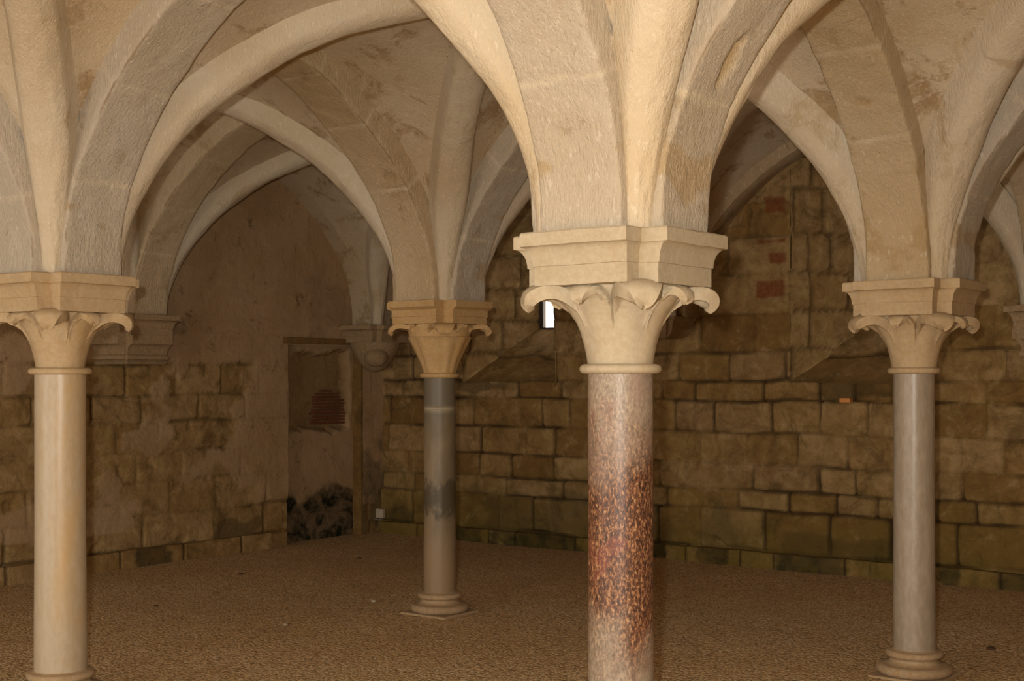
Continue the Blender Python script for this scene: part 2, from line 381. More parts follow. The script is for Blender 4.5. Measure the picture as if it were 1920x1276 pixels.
# ------------------------------------------------------------------ vault webs: one ceiling piece per bay
def web(i, j):
    mb = MB()
    cx = -(i + .5) * PX; cy = (j + .5) * LV
    off_t, off_d = .125, .090
    TX = CX + NX * off_t; TY = CY + NY * off_t; DD = CD + ND * off_d
    TX[-1, 0] = PX / 2; TY[-1, 0] = LV / 2
    cs = (PX / 2 / HD, LV / 2 / HD)
    nt = 22; t = np.linspace(0, 1, nt)[None, :, None]
    for sx in (1, -1):
        for sy in (1, -1):
            nx = cx + sx * PX / 2; ny = cy + sy * LV / 2      # node corner
            D3 = np.stack([nx - sx * cs[0] * DD[:, 0], ny - sy * cs[1] * DD[:, 0], DD[:, 1]], 1)
            X3 = np.stack([nx - sx * TX[:, 0], np.full(NK, ny), TX[:, 1]], 1)
            Y3 = np.stack([np.full(NK, nx), ny - sy * TY[:, 0], TY[:, 1]], 1)
            for E, which in ((X3, 0), (Y3, 1)):
                P = E[:, None, :] * (1 - t) + D3[:, None, :] * t
                k = np.linspace(0, 1, NK)[:, None]
                tt = t[..., 0]
                bul = 4 * tt * (1 - tt) * sstep(.1, .8, k) * .035
                n = fbm(P[..., 0] * 1.6, P[..., 1] * 1.6 + P[..., 2], 3, 4) * .022 + fbm(P[..., 0] * 8, P[..., 1] * 8 + P[..., 2] * 7, 8, 3) * .006
                P[..., 2] += bul + n * sstep(.0, .3, k)
                hx = (P[..., 0] - nx) * 0
                mb.grid(P, flip=(sx * sy > 0) ^ (which == 1))
            # strips that carry the web on to the outer walls
            if i == 1 and sx < 0:
                Q = np.stack([Y3, Y3 + np.array([-.25, 0, 0])], 1); mb.grid(Q)
            if j == 1 and sy > 0:
                Q = np.stack([X3, X3 + np.array([0, .36, 0])], 1); mb.grid(Q)
    return struct(mb.build('ceiling', M_WEB, loc=(cx, cy, SP)))
for i in (-1, 0, 1):
    for j in (-2, -1, 0, 1): web(i, j)
for j in (-2, -1, 0, 1): web(-2, j)

HOLA, HOLB = .60, .025
# M = (0,0) main column, L = (1,0) left, R = (0,1) right, D = (1,1) rear
arch(1, 0, 0, 0, 11, 'flat-soffit arch springing from the foreground left column, curving up rightwards')
arch(0, 0, -1, 0, 12, 'grey flat-soffit arch leaning right above the central column, with a chipped hollow', hollow=(HOLA, HOLB))
arch(2, 0, 1, 0, 13, 'arch rising behind the foreground left column towards the left wall')
arch(1, 1, 0, 1, 14, 'shaded arch leaning right off the slender rear column')
arch(2, 1, 1, 1, 15, 'darker arch springing from the left wall corbel towards the rear column')
arch(0, 1, -1, 1, 16, 'shaded arch springing rightwards off the right column to the picture edge')
arch(0, 0, 0, 1, 17, 'broad pale arch with brown scaling over the right column, running to the central column')
arch(0, -1, 0, 0, 18, 'wide cream arch face directly above the left side of the central column')
arch(0, 1, 0, 2, 19, 'arch behind the right column reaching the back wall at the right edge')
arch(1, 0, 1, 1, 20, 'wide buff arch above the rear column curving left to the left column')
arch(1, -1, 1, 0, 21, 'cream arch over the left column at the very left edge of the picture')
arch(1, 1, 1, 2, 22, 'arch behind the rear column running to the back wall beside the slit window')

rib(1, 0, 0, 1, 31, 'long pale rib sweeping from the left column over to the right column')
rib(0, 0, 1, 1, 32, 'rib running from behind the central column back to the rear column')
rib(0, 0, -1, -1, 33, 'rounded cream rib rising straight above the middle of the central column')
rib(0, 0, 1, -1, 34, 'bright rib curving up and left off the central column')
rib(0, 0, -1, 1, 35, 'bright rib curving up and right off the central column')
rib(0, 1, -1, 0, 36, 'rounded rib rising from the right column towards the upper right corner')
rib(1, 0, 0, -1, 37, 'thick rounded rib rising above the foreground left column at the left edge')
rib(1, 0, 2, -1, 38, 'rib curving left off the foreground left column out of the picture')
rib(1, 0, 2, 1, 39, 'rib running from the left column back to the left wall corbel')
rib(1, 1, 2, 0, 40, 'rib sweeping up and left off the rear column in front of the plastered wall')
rib(1, 1, 0, 2, 41, 'rib rising rightwards off the rear column behind the central column')
rib(0, 1, 1, 2, 42, 'dark rib over the painted back wall between the central and right columns')
rib(1, 1, 2, 2, 43, 'rib from the rear column to the far corner bracket')
rib(2, 1, 1, 2, 44, 'rib curving right off the left wall corbel along the plastered wall')
rib(0, 1, -1, 2, 45, 'rib curving right off the right column towards the picture edge')
rib(-1, 1, 0, 2, 46, 'pale rib coming down to the back wall bracket at the right edge')

def wall_rib(A, B, seed, label):
    C0, N0 = CX.copy(), NX
    s_, z_, ns_, nz_ = full(C0 + N0 * .035, N0)
    q = np.linspace(0, len(s_) - 1, 2 * len(s_)); s_, z_, ns_, nz_ = [np.interp(q, np.arange(len(s_)), v) for v in (s_, z_, ns_, nz_)]
    arc = np.r_[0, np.cumsum(np.hypot(np.diff(s_), np.diff(z_)))]
    sec = np.array([(.30, .12), (.30, .03), (.17, .012), (.12, -.004), (.05, -.008), (.0, .0), (-.004, .03), (-.004, .12)])
    bb = sec[None, :, 0]; hh = sec[None, :, 1]; aa = arc[:, None] + 0 * bb
    hh = hh + .012 * fbm(aa * 3, bb * 4, seed, 4) * (hh < .1); bb = bb + .014 * fbm(aa * 6, hh * 3, seed + 1, 4) * (bb < .1)
    P = np.stack([A[0] + (B[0] - A[0]) / abs(B[0] - A[0]) * (s_[:, None] + hh * ns_[:, None]), A[1] + bb + 0 * aa, z_[:, None] + hh * nz_[:, None]], -1)
    mb = MB(); mb.grid(P, closev=True, flip=True)
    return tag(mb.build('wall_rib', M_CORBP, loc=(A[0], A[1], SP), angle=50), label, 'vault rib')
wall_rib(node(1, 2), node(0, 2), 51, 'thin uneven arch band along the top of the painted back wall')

# ------------------------------------------------------------------ columns
def lathe(mb, prof, n=64, rfun=None):
    P = np.array(prof); a = np.linspace(0, 2 * np.pi, n, endpoint=False)[None, :]
    r = P[:, 0][:, None] + 0 * a; z = P[:, 1][:, None] + 0 * a
    if rfun: r = rfun(r, a, z)
    mb.grid(np.stack([r * np.cos(a), r * np.sin(a), z], -1), closev=True, flip=True)
def cruci(a, b):
    return [(a, -b), (a, b), (b, b), (b, a), (-b, a), (-b, b), (-a, b), (-a, -b), (-b, -b), (-b, -a), (b, -a), (b, -b)]
def cruc_loft(mb, levels, sub=6, seed=0):
    """levels: (z, arm reach, half width)"""
    rows = []
    for z, a, b in levels:
        c = cruci(a, b); pts = []
        for k in range(12):
            p, q = c[k], c[(k + 1) % 12]
            for t in np.linspace(0, 1, sub, endpoint=False): pts.append((p[0] + (q[0] - p[0]) * t, p[1] + (q[1] - p[1]) * t, z))
        rows.append(pts)
    P = np.array(rows)
    P[..., 2] += .004 * fbm(P[..., 0] * 9, P[..., 1] * 9, seed, 2)
    mb.grid(P, closev=True, flip=True)
    n = P.shape[1]
    V = P[-1]; mb.add(V, [tuple(range(n))]); V = P[0]; mb.add(V, [tuple(range(n))[::-1]])
def abacus_levels(z0, z1, a, b, ins=.05):
    """plain band, cavetto, square slab"""
    H = z1 - z0; L = [(z0, a - ins, b - ins * .55), (z0 + H * .36, a - ins, b - ins * .55)]
    L.append((z0 + H * .36 + .001, a - ins + .006, b - ins * .55 + .003))
    for k in range(1, 9):
        t = k / 8 * math.pi / 2
        f = 1 - math.cos(t)
        L.append((z0 + H * (.37 + .36 * math.sin(t)), a - ins + .006 + (ins - .012) * f, b - (ins - .006) * .55 * (1 - f)))
    L += [(z0 + H * .735, a, b), (z0 + H * .97, a, b), (z1, a - .005, b - .005)]
    return L
def leaf(mb, ang, pts, wid, lift=0, thick=.016, split=0, rim=.010, droop=0):
    """curled leaf standing on the bell: pts = (r, z), wid = half widths, follows angle ang"""
    P = np.array(pts); n = 40; ch = np.r_[0, np.cumsum(np.linalg.norm(np.diff(P, axis=0), axis=1))]; tt = np.linspace(0, ch[-1], n)
    # smooth resample
    C = np.stack([np.interp(tt, ch, P[:, 0]), np.interp(tt, ch, P[:, 1])], 1); W = np.interp(tt, ch, wid)
    for _ in range(4): C[1:-1] = (C[:-2] + 2 * C[1:-1] + C[2:]) / 4; W[1:-1] = (W[:-2] + 2 * W[1:-1] + W[2:]) / 4
    tg = np.gradient(C, axis=0); tg /= np.linalg.norm(tg, axis=1)[:, None]; N = np.stack([tg[:, 1], -tg[:, 0]], 1)  # outward
    m = 17; u = np.linspace(-1, 1, m)
    em = sstep(0, .45, np.linspace(0, 1, n))[:, None]
    endr = sstep(1.0, .86, np.linspace(0, 1, n))[:, None] * .6 + .4
    ri = rim * np.exp(-((np.abs(u) - .88) / .13) ** 2) - .012 * (1 - u ** 2) - split * np.exp(-(u / .16) ** 2)
    rows = []
    for side in (0, 1):
        us = u if side == 0 else u[::-1]
        off = (ri if side == 0 else ri[::-1]) + lift if side == 0 else np.full(m, -thick)
        rows.append((us, off))
    us = np.r_[rows[0][0], rows[1][0]]; off = np.r_[rows[0][1], rows[1][1]]
    off = np.where(np.arange(2 * m)[None, :] < m, off[None, :] * em - .016 * (1 - em), off[None, :] * endr)
    r = C[:, 0][:, None] + N[:, 0][:, None] * off; z = C[:, 1][:, None] + N[:, 1][:, None] * off
    s = W[:, None] * us
    sag = -.35 * s ** 2 / np.maximum(C[:, 0][:, None], .1)
    r = r + sag
    z = z - droop * us[None, :] ** 2 * sstep(.3, .75, np.linspace(0, 1, n))[:, None]
    ca, sa = math.cos(ang), math.sin(ang)
    G = np.stack([r * ca - s * sa, r * sa + s * ca, z], -1)
    mb.grid(G, closev=True, flip=True)
    k = G.shape[1]; mb.add(G[0], [tuple(range(k))]); mb.add(G[-1], [tuple(range(k))[::-1]])

def bracket_leaf(mb, ang):
    """broad thick corner leaf drooping to a point at its tip"""
    Z = lambda q: 1.912 - q
    pts = [(.150, Z(.140)), (.178, Z(.094)), (.210, Z(.058)), (.242, Z(.036)), (.272, Z(.027)), (.300, Z(.031)), (.320, Z(.044)), (.326, Z(.058)), (.316, Z(.070))]
    leaf(mb, ang, pts, [.045, .062, .074, .078, .078, .072, .056, .032, .006], thick=.042, split=.006, lift=.002, rim=.008, droop=.012)

def column(i, j, name_mat, cap_mat, label, rs, kind, ab=(.313, .215), zab=1.912, lean=0.0, zann=1.608):
    x, y = node(i, j)
    t = tag(empty('stone_column', (x, y, 0)), label, 'column')
    def part(mb, name, m, par=t, **k): return mb.build(name, m, par, **k)
    # base
    mb = MB(); 
    pr = [(0, .175)] if False else []
    R = rs
    if kind == 'D': zab = 1.945
    tor = [(R + .001, .150), (R + .012, .142), (R + .026, .140)]
    tor += [(R + .026 + .016 * math.sin(a), .122 + .018 * math.cos(a)) for a in np.linspace(.1, math.pi - .1, 9)]
    tor += [(R + .022, .100), (R + .018, .092), (R + .024, .080), (R + .045, .070), (R + .060, .067)]
    tor += [(R + .060 + .030 * math.sin(a), .040 + .027 * math.cos(a)) for a in np.linspace(.1, math.pi - .1, 11)]
    tor += [(R + .05, .008), (R + .02, .006)]
    lathe(mb, tor[::-1])
    part(mb, 'base_moulding', M_BASE, angle=60)
    mb = MB(); q = R + .085; box(mb, (-q, -q, -.08), (q, q, .014)); o = part(mb, 'plinth', M_BASE, smooth=False); bevel(o, .012, 3)
    # shaft
    mb = MB(); zs = np.r_[np.linspace(.142, zann - .02, 60), zann - .012, zann]
    jz = 1.38
    prof = [(R * (1.035 - .035 * sstep(.14, .9, z)) - (.004 if kind == 'D' and abs(z - jz) < .008 else 0), z) for z in zs] if kind != 'D' else \
           [(R * (1.02 - .02 * (z > .5)), z) for z in np.linspace(.142, jz - .006, 40)] + [(R - .004, jz - .004), (R - .004, jz + .004)] + [(R * .99, z) for z in np.linspace(jz + .006, zann, 12)]
    P = np.array(prof); a = np.linspace(0, 2 * np.pi, 72, endpoint=False)[None, :]
    r = P[:, 0][:, None] + .0015 * fbm(P[:, 1][:, None] * 2 + 0 * a, np.sin(a) * 2 + 3, i * 7 + j, 3)
    zz = P[:, 1][:, None] + 0 * a
    jt = np.exp(-((zz - jz) / .006) ** 2) if kind == 'D' else 0 * zz
    mb.grid(np.stack([r * np.cos(a), r * np.sin(a), zz], -1), closev=True, att={'joint': jt}, flip=True)
    part(mb, 'shaft', name_mat, angle=60)
    # capital: annulet + bell + leaves + abacus
    cap = tag_part = None
    zb = zann
    mb = MB(); Rb = max(R, .108) if kind != 'D' else .104
    ra = .017
    ann = [(R - .02, zb)] + [(Rb + .010 + .020 * math.sin(a), zb + ra - ra * math.cos(a)) for a in np.linspace(0, math.pi, 13)] + [(Rb - .02, zb + 2 * ra)]
    lathe(mb, ann); 
    mbB = MB(); z0 = zb + 2 * ra - .004
    H = zab + .004 - z0
    if kind == 'D':
        zt = 1.856
        bell = [(.108, z0), (.116, z0 + .03)] + [(.116 + .094 * f ** 1.15, z0 + .03 + (zt - z0 - .036) * f) for f in np.linspace(.1, 1, 12)] + [(.214, zt - .003), (.214, zt + .003), (.206, zt + .006), (.215, zt + .05), (.24, zab)]
        flute = lambda r, a, z: r * (1 + .018 * np.cos(12 * a) * (z < zt))
    else:
        bz = np.linspace(0, 1, 48); bell = [(float(np.interp(f, [0, .1, .25, .42, .56, .68, .8, .92, 1], [.116, .120, .128, .141, .158, .180, .208, .236, .246])), z0 + H * f) for f in bz]
        def flute(r, a, z):
            da = np.abs(((a / (math.pi / 4)) + .5) % 1 - .5) * math.pi / 4          # angle from the nearest leaf centre
            wz = .37 * np.sqrt(np.clip(1 - ((z - zab + .10) / .105) ** 2 * (z > zab - .10), 0, 1))
            out = sstep(-.02, .10, da - wz) * sstep(zab - .19, zab - .06, z)
            rim = np.exp(-((da - wz) / .035) ** 2) * sstep(zab - .17, zab - .09, z)
            return r * (1 + .012 * np.cos(8 * a) * sstep(z0, z0 + .4 * H, z)) - .040 * out + .008 * rim
    bell.append((.02, zab + .004))
    lathe(mbB, bell, 240, flute)
    bo = part(mbB, 'capital_bell', cap_mat, angle=60)
    part(mb, 'annulet', cap_mat)
    D45 = math.pi / 4
    for k in range(4):
        mb = MB(); a = D45 + k * math.pi / 2
        if kind == 'D':
            pts = [(.200, 1.864), (.212, 1.888), (.235, 1.912), (.270, 1.922), (.300, 1.920), (.322, 1.905), (.328, 1.885), (.318, 1.872)]
            leaf(mb, a, pts, [.075, .090, .095, .085, .075, .06, .045, .025], thick=.026)
        else:
            bracket_leaf(mb, a)
        part(mb, 'corner_leaf', cap_mat, bo, angle=60)
        mb = MB(); a = k * math.pi / 2
        if kind == 'D':
            leaf(mb, a, [(.204, 1.862), (.212, 1.890), (.226, 1.915), (.240, 1.930), (.250, 1.928)], [.075, .080, .074, .055, .02], thick=.018)
        else:
            leaf(mb, a, [(.178, zab - .090), (.200, zab - .058), (.222, zab - .034), (.240, zab - .024), (.253, zab - .030), (.258, zab - .044), (.252, zab - .060)], [.040, .052, .056, .050, .040, .022, .004], thick=.026, lift=.0, rim=.007, split=.005, droop=.006)
        part(mb, 'side_leaf', cap_mat, bo, angle=60)
    mb = MB()
    if kind == 'D':
        A, B = .300, .195; H2 = SP - zab
        L = [(zab, A - .04, B - .012), (zab + .045, A - .04, B - .012), (zab + .047, A - .034, B - .008), (zab + .09, A - .034, B - .008), (zab + .102, A - .014, B), (zab + .108, A, B), (SP, A, B)]
        cruc_loft(mb, L, seed=5)
    else:
        cruc_loft(mb, abacus_levels(zab, SP, ab[0], ab[1]), seed=i + 2 * j)
    o = part(mb, 'abacus', cap_mat, angle=35)
    return t
c = column(0, 0, M_SH_M, M_CAP, 'nearest column, mottled dark red shaft under a pale leaf capital', .1155, 'M')
column(1, 0, M_SH_L, M_CAPG, 'cream marble column with orange staining at the left edge', .123, 'L')
column(0, 1, M_SH_R, M_CAPG, 'smooth grey marble column on the right with leaf capital', .1065, 'R')
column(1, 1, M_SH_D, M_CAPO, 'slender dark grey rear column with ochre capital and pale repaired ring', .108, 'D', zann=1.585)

# wall brackets under the vault at the walls
def bracket(i, j, label, style):
    x, y = node(i, j); t = tag(empty('wall_bracket', (x, y, SP - .4)), label, 'corbel')
    mb = MB(); cruc_loft(mb, [(z - SP + .4, a, b) for z, a, b in abacus_levels(SP - (.10 if style == 2 else .17), SP, *((.24, .19, .03) if style == 2 else (.33, .24, .06)))], seed=4)
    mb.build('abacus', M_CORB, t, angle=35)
    mb = MB()
    if style == 0:
        L = [(SP - .40, .20, .19), (SP - .385, .215, .20), (SP - .37, .20, .195), (SP - .36, .225, .2), (SP - .335, .23, .205), (SP - .32, .215, .2)]
        for k in range(7):
            f = k / 6; L.append((SP - .315 + .075 * math.sin(f * math.pi / 2), .215 + .06 * (1 - math.cos(f * math.pi / 2)), .2))
        L += [(SP - .235, .28, .2), (SP - .168, .28, .2)]
        cruc_loft(mb, [(z - SP + .4, a, b) for z, a, b in L], seed=7)
    elif style == 2:
        cruc_loft(mb, [(.22, .13, .12), (.24, .17, .15), (.27, .20, .165), (.302, .21, .17)], seed=7)
    else:
        lathe(mb, [(.01, -.06), (.10, -.03), (.17, .05), (.22, .13), (.25, .20), (.26, .235)], 40)
        P = [(.12 * math.sin(a), .09 - .10 * math.cos(a)) for a in np.linspace(.02, math.pi - .02, 16)]
    mb.build('bracket_body', M_CORB, t, angle=40)
    if style == 1:
        b = MB(); lathe(b, P, 32); V = b.v[0]; sgn = 1 if i == 2 else 0
        V[:, 0] += .11; V[:, 1] -= .11; V[:] = V * [1, 1, 1]
        b.build('carved_boss', M_CORB, t)
    return t
bracket(2, 1, 'moulded grey stone bracket on the plastered left wall', 0)
bracket(2, 2, 'stone bracket with round boss in the far corner of the room', 1)
bracket(1, 2, 'stone bracket on the back wall hidden behind the central column', 2)
bracket(0, 2, 'stone bracket on the back wall cut by the right picture edge', 0)

# ------------------------------------------------------------------ walls
def blocks(T, Z, courses, seed, wmin, wmax, warp=.012):
    """returns distance to nearest joint, block id hash, course index"""
    Tw = T + warp * fbm(T * 3.1, Z * 3.1, seed, 3) * 1.6; Zw = Z + warp * fbm(T * 2.3 + 7, Z * 2.3, seed + 1, 3) * 1.8
    d = np.full(T.shape, 9.0); bid = np.zeros(T.shape); rnd = random.Random(seed)
    lo, hi = T.min() - 1, T.max() + 1
    ci = np.clip(np.searchsorted(courses, Zw.ravel()).reshape(Z.shape) - 1, 0, len(courses) - 2)
    cs = np.array(courses)
    dz = np.minimum(Zw - cs[ci], cs[ci + 1] - Zw)
    for c in range(len(courses) - 1):
        e = [lo]; hgt = courses[c + 1] - courses[c]
        while e[-1] < hi: e.append(e[-1] + rnd.uniform(wmin, wmax) * (1 if hgt > .2 else .85) * (1 if rnd.random() < .75 else 1.5))
        e = np.array(e); sel = ci == c; tv = Tw[sel]
        k = np.clip(np.searchsorted(e, tv) - 1, 0, len(e) - 2)
        dt = np.minimum(tv - e[k], e[k + 1] - tv)
        a = dz[sel]
        rr = .035                                     # rounded block corners
        dd = np.where((dt < rr) & (a < rr), rr - np.hypot(rr - dt, rr - a), np.minimum(dt, a))
        d[sel] = dd
        bid[sel] = _hash(k.astype(float), np.full(k.shape, float(c)), seed)
    return d, bid, ci
def wall(name, mat, axis, coord, t0, t1, z1, courses, seed, holes=(), dx=.0135, plaster=None, red=(), dark=(), wb=(.3, .62), depth=.032, sgn=1, trange=(0, 1), jk=1.0, extra=None):
    nt = int((t1 - t0) / dx) + 1; nz = int((z1 + .15) / dx) + 1
    t = np.linspace(t0, t1, nt); z = np.linspace(-.15, z1, nz); T, Z = np.meshgrid(t, z, indexing='ij')
    d, bid, ci = blocks(T, Z, courses, seed, *wb)
    jw = .011 + .014 * np.clip(fbm(T * 3, Z * 3, seed + 8, 3) + .3, 0, 1)
    j = 1 - sstep(jw * .25, jw * 1.1, d)
    fill = sstep(-.15, .25, fbm(T * 1.7, Z * 2.2, seed + 20, 3))      # some joints still pointed flush
    j = j * (1 - .75 * fill) * (1 - .6 * sstep(1.75, 2.1, Z)) * jk
    h = depth * (-j) + .016 * (bid - .5) + .010 * fbm(T * 5, Z * 5, seed + 30, 5) - .010 * np.exp(-d / .02) * (1 - fill)
    pl = plaster(T, Z) if plaster else 0 * T
    h = h * (1 - .85 * pl) + pl * (.010 + .012 * fbm(T * 1.4, Z * 1.4, 77, 4) + .003 * fbm(T * 14, Z * 14, 78, 3))
    # pits and broken arrises
    pit = sstep(.42, .55, fbm(T * 6 + 3, Z * 6, seed + 41, 4)) * (1 - pl); h -= .014 * pit
    rd = 0 * T
    for a, b, c, e in red: rd = np.maximum(rd, sstep(-.012, .012, np.minimum(np.minimum(T - a, b - T), np.minimum(Z - c, e - Z)) + .02 * fbm(T * 9, Z * 9, 5, 3)))
    dk = 0 * T
    for a, b, c, e, am in dark:
        q = 1 - np.maximum(np.abs(T - (a + b) / 2) / ((b - a) / 2), np.abs(Z - (c + e) / 2) / ((e - c) / 2))
        dk = np.maximum(dk, am * sstep(-.1, .35, q + 1.1 * fbm(T * 4, Z * 4, 15, 5)))
    if extra is not None: h = h + extra(T, Z)
    if axis == 'x': P = np.stack([coord + sgn * h, T, Z], -1)
    else: P = np.stack([T, coord + sgn * h, Z], -1)
    mask = np.ones((nt - 1, nz - 1), bool)
    tc = (T[:-1, :-1] + T[1:, 1:]) / 2; zc = (Z[:-1, :-1] + Z[1:, 1:]) / 2
    for fn in holes: mask &= ~fn(tc, zc)
    mb = MB(); mb.grid(P, att={'tint': bid * trange[1] + trange[0], 'joint': j * (1 - pl) * .95, 'plaster': pl, 'red': rd, 'dark': dk}, mask=mask, flip=(axis == 'x') ^ (sgn < 0) ^ True)
    return struct(mb.build(name, mat))

# back wall with two splayed window niches
NICHES = [(-5.62, -4.56), (-2.20, -1.06)]
NZ0, NZT = 1.54, 3.5
def niche_hole(x0, x1):
    def f(T, Z):
        mid = (x0 + x1) / 2; r = (x1 - x0) / 2
        top = NZT - .12 + .12 * np.sqrt(np.clip(1 - ((T - mid) / r) ** 2, 0, 1))
        return (T > x0) & (T < x1) & (Z > NZ0) & (Z < top)
    return f
CB = [-.3, .13, .46, .63, .85, 1.115, 1.385, 1.555, 1.80, 2.12, 2.45, 2.76, 3.05, 3.4, 3.8, 4.2]
REDS = [(-2.52, -2.265, 2.245, 2.395), (-2.40, -2.24, 2.53, 2.62), (-2.44, -2.26, 2.95, 3.08), (-2.20, -2.10, 2.40, 2.6), (-2.50, -2.25, 2.70, 2.735), (-2.09, -1.98, 2.5, 2.6), (-2.06, -2.02, 2.62, 2.8)]
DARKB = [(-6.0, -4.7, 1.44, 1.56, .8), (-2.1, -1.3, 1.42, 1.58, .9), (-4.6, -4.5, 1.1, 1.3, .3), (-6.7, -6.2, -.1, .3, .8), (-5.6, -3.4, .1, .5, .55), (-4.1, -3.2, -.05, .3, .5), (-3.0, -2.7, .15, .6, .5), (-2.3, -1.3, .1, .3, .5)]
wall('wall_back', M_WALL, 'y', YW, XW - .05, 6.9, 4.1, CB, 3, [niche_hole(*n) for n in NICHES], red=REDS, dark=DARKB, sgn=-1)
# left wall: plaster above, bare blocks below, blocked doorway recess
DY0, DY1, DZT = 4.93, 5.97, 1.90
def pl_left(T, Z):
    edge = 1.70 + .10 * fbm(T * 2.2, Z * 0, 6, 4)
    p = sstep(-.03, .03, Z - edge)
    p = np.maximum(p, .8 * sstep(.10, .22, fbm(T * 2.0 + 4, Z * 2.4, 12, 5)) * (Z > .3))
    p = np.maximum(p, .9 * sstep(.0, .08, T - 4.5 + .15 * fbm(Z * 3, T * 3, 9, 3)) * sstep(.35, .55, Z))
    return p
CL = [-.3, .14, .42, .70, .95, 1.21, 1.44, 1.70, 2.0, 2.4, 2.8, 3.2, 3.6, 4.2]
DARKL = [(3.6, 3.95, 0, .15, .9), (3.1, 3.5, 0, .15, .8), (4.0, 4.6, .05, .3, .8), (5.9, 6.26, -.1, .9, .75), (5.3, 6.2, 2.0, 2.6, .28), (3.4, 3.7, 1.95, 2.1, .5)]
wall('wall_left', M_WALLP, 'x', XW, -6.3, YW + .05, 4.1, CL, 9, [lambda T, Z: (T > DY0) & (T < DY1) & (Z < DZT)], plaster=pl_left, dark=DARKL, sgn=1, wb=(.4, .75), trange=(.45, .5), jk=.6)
# the two walls behind the viewer
def plain_wall(name, a, b):
    mb = MB(); box(mb, a, b); return struct(mb.build(name, M_WALLP, smooth=False))
plain_wall('wall_right', (6.72, -6.6, -.2), (6.95, 7.4, 4.2))
def shell(name, boxes, m):
    mb = MB()
    for a, b in boxes: box(mb, a, b)
    return struct(mb.build(name, m, smooth=False))
ends = [-7.2] + [v for n_ in NICHES for v in (n_[0] - .28, n_[1] + .28)] + [7.0]
yo0, yo1 = YW + .64, YW + .74
shell('wall_back', [((ends[k], yo0, -.3), (ends[k + 1], yo1, 4.4)) for k in (0, 2, 4)] + [((ends[k], yo0, z0_), (ends[k + 1], yo1, z1_)) for k in (1, 3) for z0_, z1_ in ((-.3, 1.3), (3.3, 4.4))], M_WALLP)  # unseen slabs added behind the walls to keep sky light from leaking in
shell('wall_left', [((-7.2, -6.6, -.3), (-7.1, 7.1, 4.4))], M_WALLP)
shell('ceiling', [((-7.2, -6.6, 4.2), (7.0, 7.1, 4.4))], M_WALLP)  # unseen roof slab added over the vault to block light leaks
xs = [-7.0] + [v for c_, w_ in sorted(PORTALS) for v in (c_ - w_ / 2, c_ + w_ / 2)] + [6.95]
DH = 2.3
shell('wall_front', [((xs[k], -6.5, -.2), (xs[k + 1], -6.25, 4.2)) for k in (0, 2, 4)] + [((xs[k], -6.5, DH), (xs[k + 1], -6.25, 4.2)) for k in (1, 3)], M_WALLP)  # openings in this unseen wall are added to let fill daylight in
for c_, w_ in PORTALS:
    la = bpy.data.lights.new('fill_daylight_portal', 'AREA'); la.shape = 'RECTANGLE'; la.size = w_; la.size_y = DH; la.cycles.is_portal = True
    lo = bpy.data.objects.new('fill_daylight_portal', la); COL.objects.link(lo)
    lo.matrix_world = GRID @ Matrix.Translation((c_, -6.5, DH / 2)) @ Matrix.Rotation(math.pi / 2, 4, 'X')

# doorway recess
def recess():
    dp = .13
    n = 90; y = np.linspace(DY0, DY1, n); z = np.linspace(-.1, DZT, 150); Y, Zz = np.meshgrid(y, z, indexing='ij')
    hole = sstep(.0, .05, np.minimum(np.minimum(Y - 5.09, 5.92 - Y), np.minimum(Zz - 1.06, 1.86 - Zz)) + .10 * fbm(Y * 4, Zz * 4, 2, 4) + .35 * np.clip(Zz - 1.45, 0, 1) * (Y < 5.2))
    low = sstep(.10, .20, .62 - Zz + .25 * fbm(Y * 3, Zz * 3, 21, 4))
    X = XW - dp + .05 * sstep(.04, -.04, np.abs(Y - 5.85) - .08) * 0 + .012 * fbm(Y * 4, Zz * 4, 4, 5) - .10 * hole
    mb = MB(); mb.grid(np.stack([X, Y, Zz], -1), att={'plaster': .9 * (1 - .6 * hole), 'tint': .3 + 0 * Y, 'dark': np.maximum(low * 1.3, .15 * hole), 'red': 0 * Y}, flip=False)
    o = struct(mb.build('door_1', M_WALLP))
    # reveals
    mb = MB(); box(mb, (XW - dp - .02, DY0 - .10, -.1), (XW - .012, DY0, DZT + .02)); box(mb, (XW - dp - .02, DY1, -.1), (XW - .012, DY1 + .1, DZT + .02)); box(mb, (XW - dp - .02, DY0 - .1, DZT), (XW - .012, DY1 + .1, DZT + .1))
    q = mb.build('door_reveal', M_WALLP, smooth=False); q.parent = o; q.matrix_parent_inverse = o.matrix_world.inverted()
    mb = MB(); box(mb, (XW - dp, DY0 - .06, DZT + .005), (XW + .045, DY1 + .02, DZT + .065)); q = mb.build('door_lintel', M_WALLP, smooth=False); bevel(q, .01); q.parent = o; q.matrix_parent_inverse = o.matrix_world.inverted()
    # brickwork seen in the broken filling
    mb = MB(); rnd = random.Random(4)
    for k in range(11):
        zz = 1.12 + k * .032; yy = 5.52 + max(0, k - 8) * .03 + rnd.uniform(-.03, .03) - (.04 if k < 5 else 0)
        end = 5.90 - max(0, k - 7) * .055
        while yy < end:
            L = rnd.uniform(.07, .17); dx = rnd.uniform(0, .035); box(mb, (XW - dp - .14, yy, zz), (XW - dp - .062 + dx, min(yy + L, end), zz + .022)); yy += L + .012
    q = mb.build('exposed_brick', M_BRICK, smooth=False); q.parent = o; q.matrix_parent_inverse = o.matrix_world.inverted()
recess()

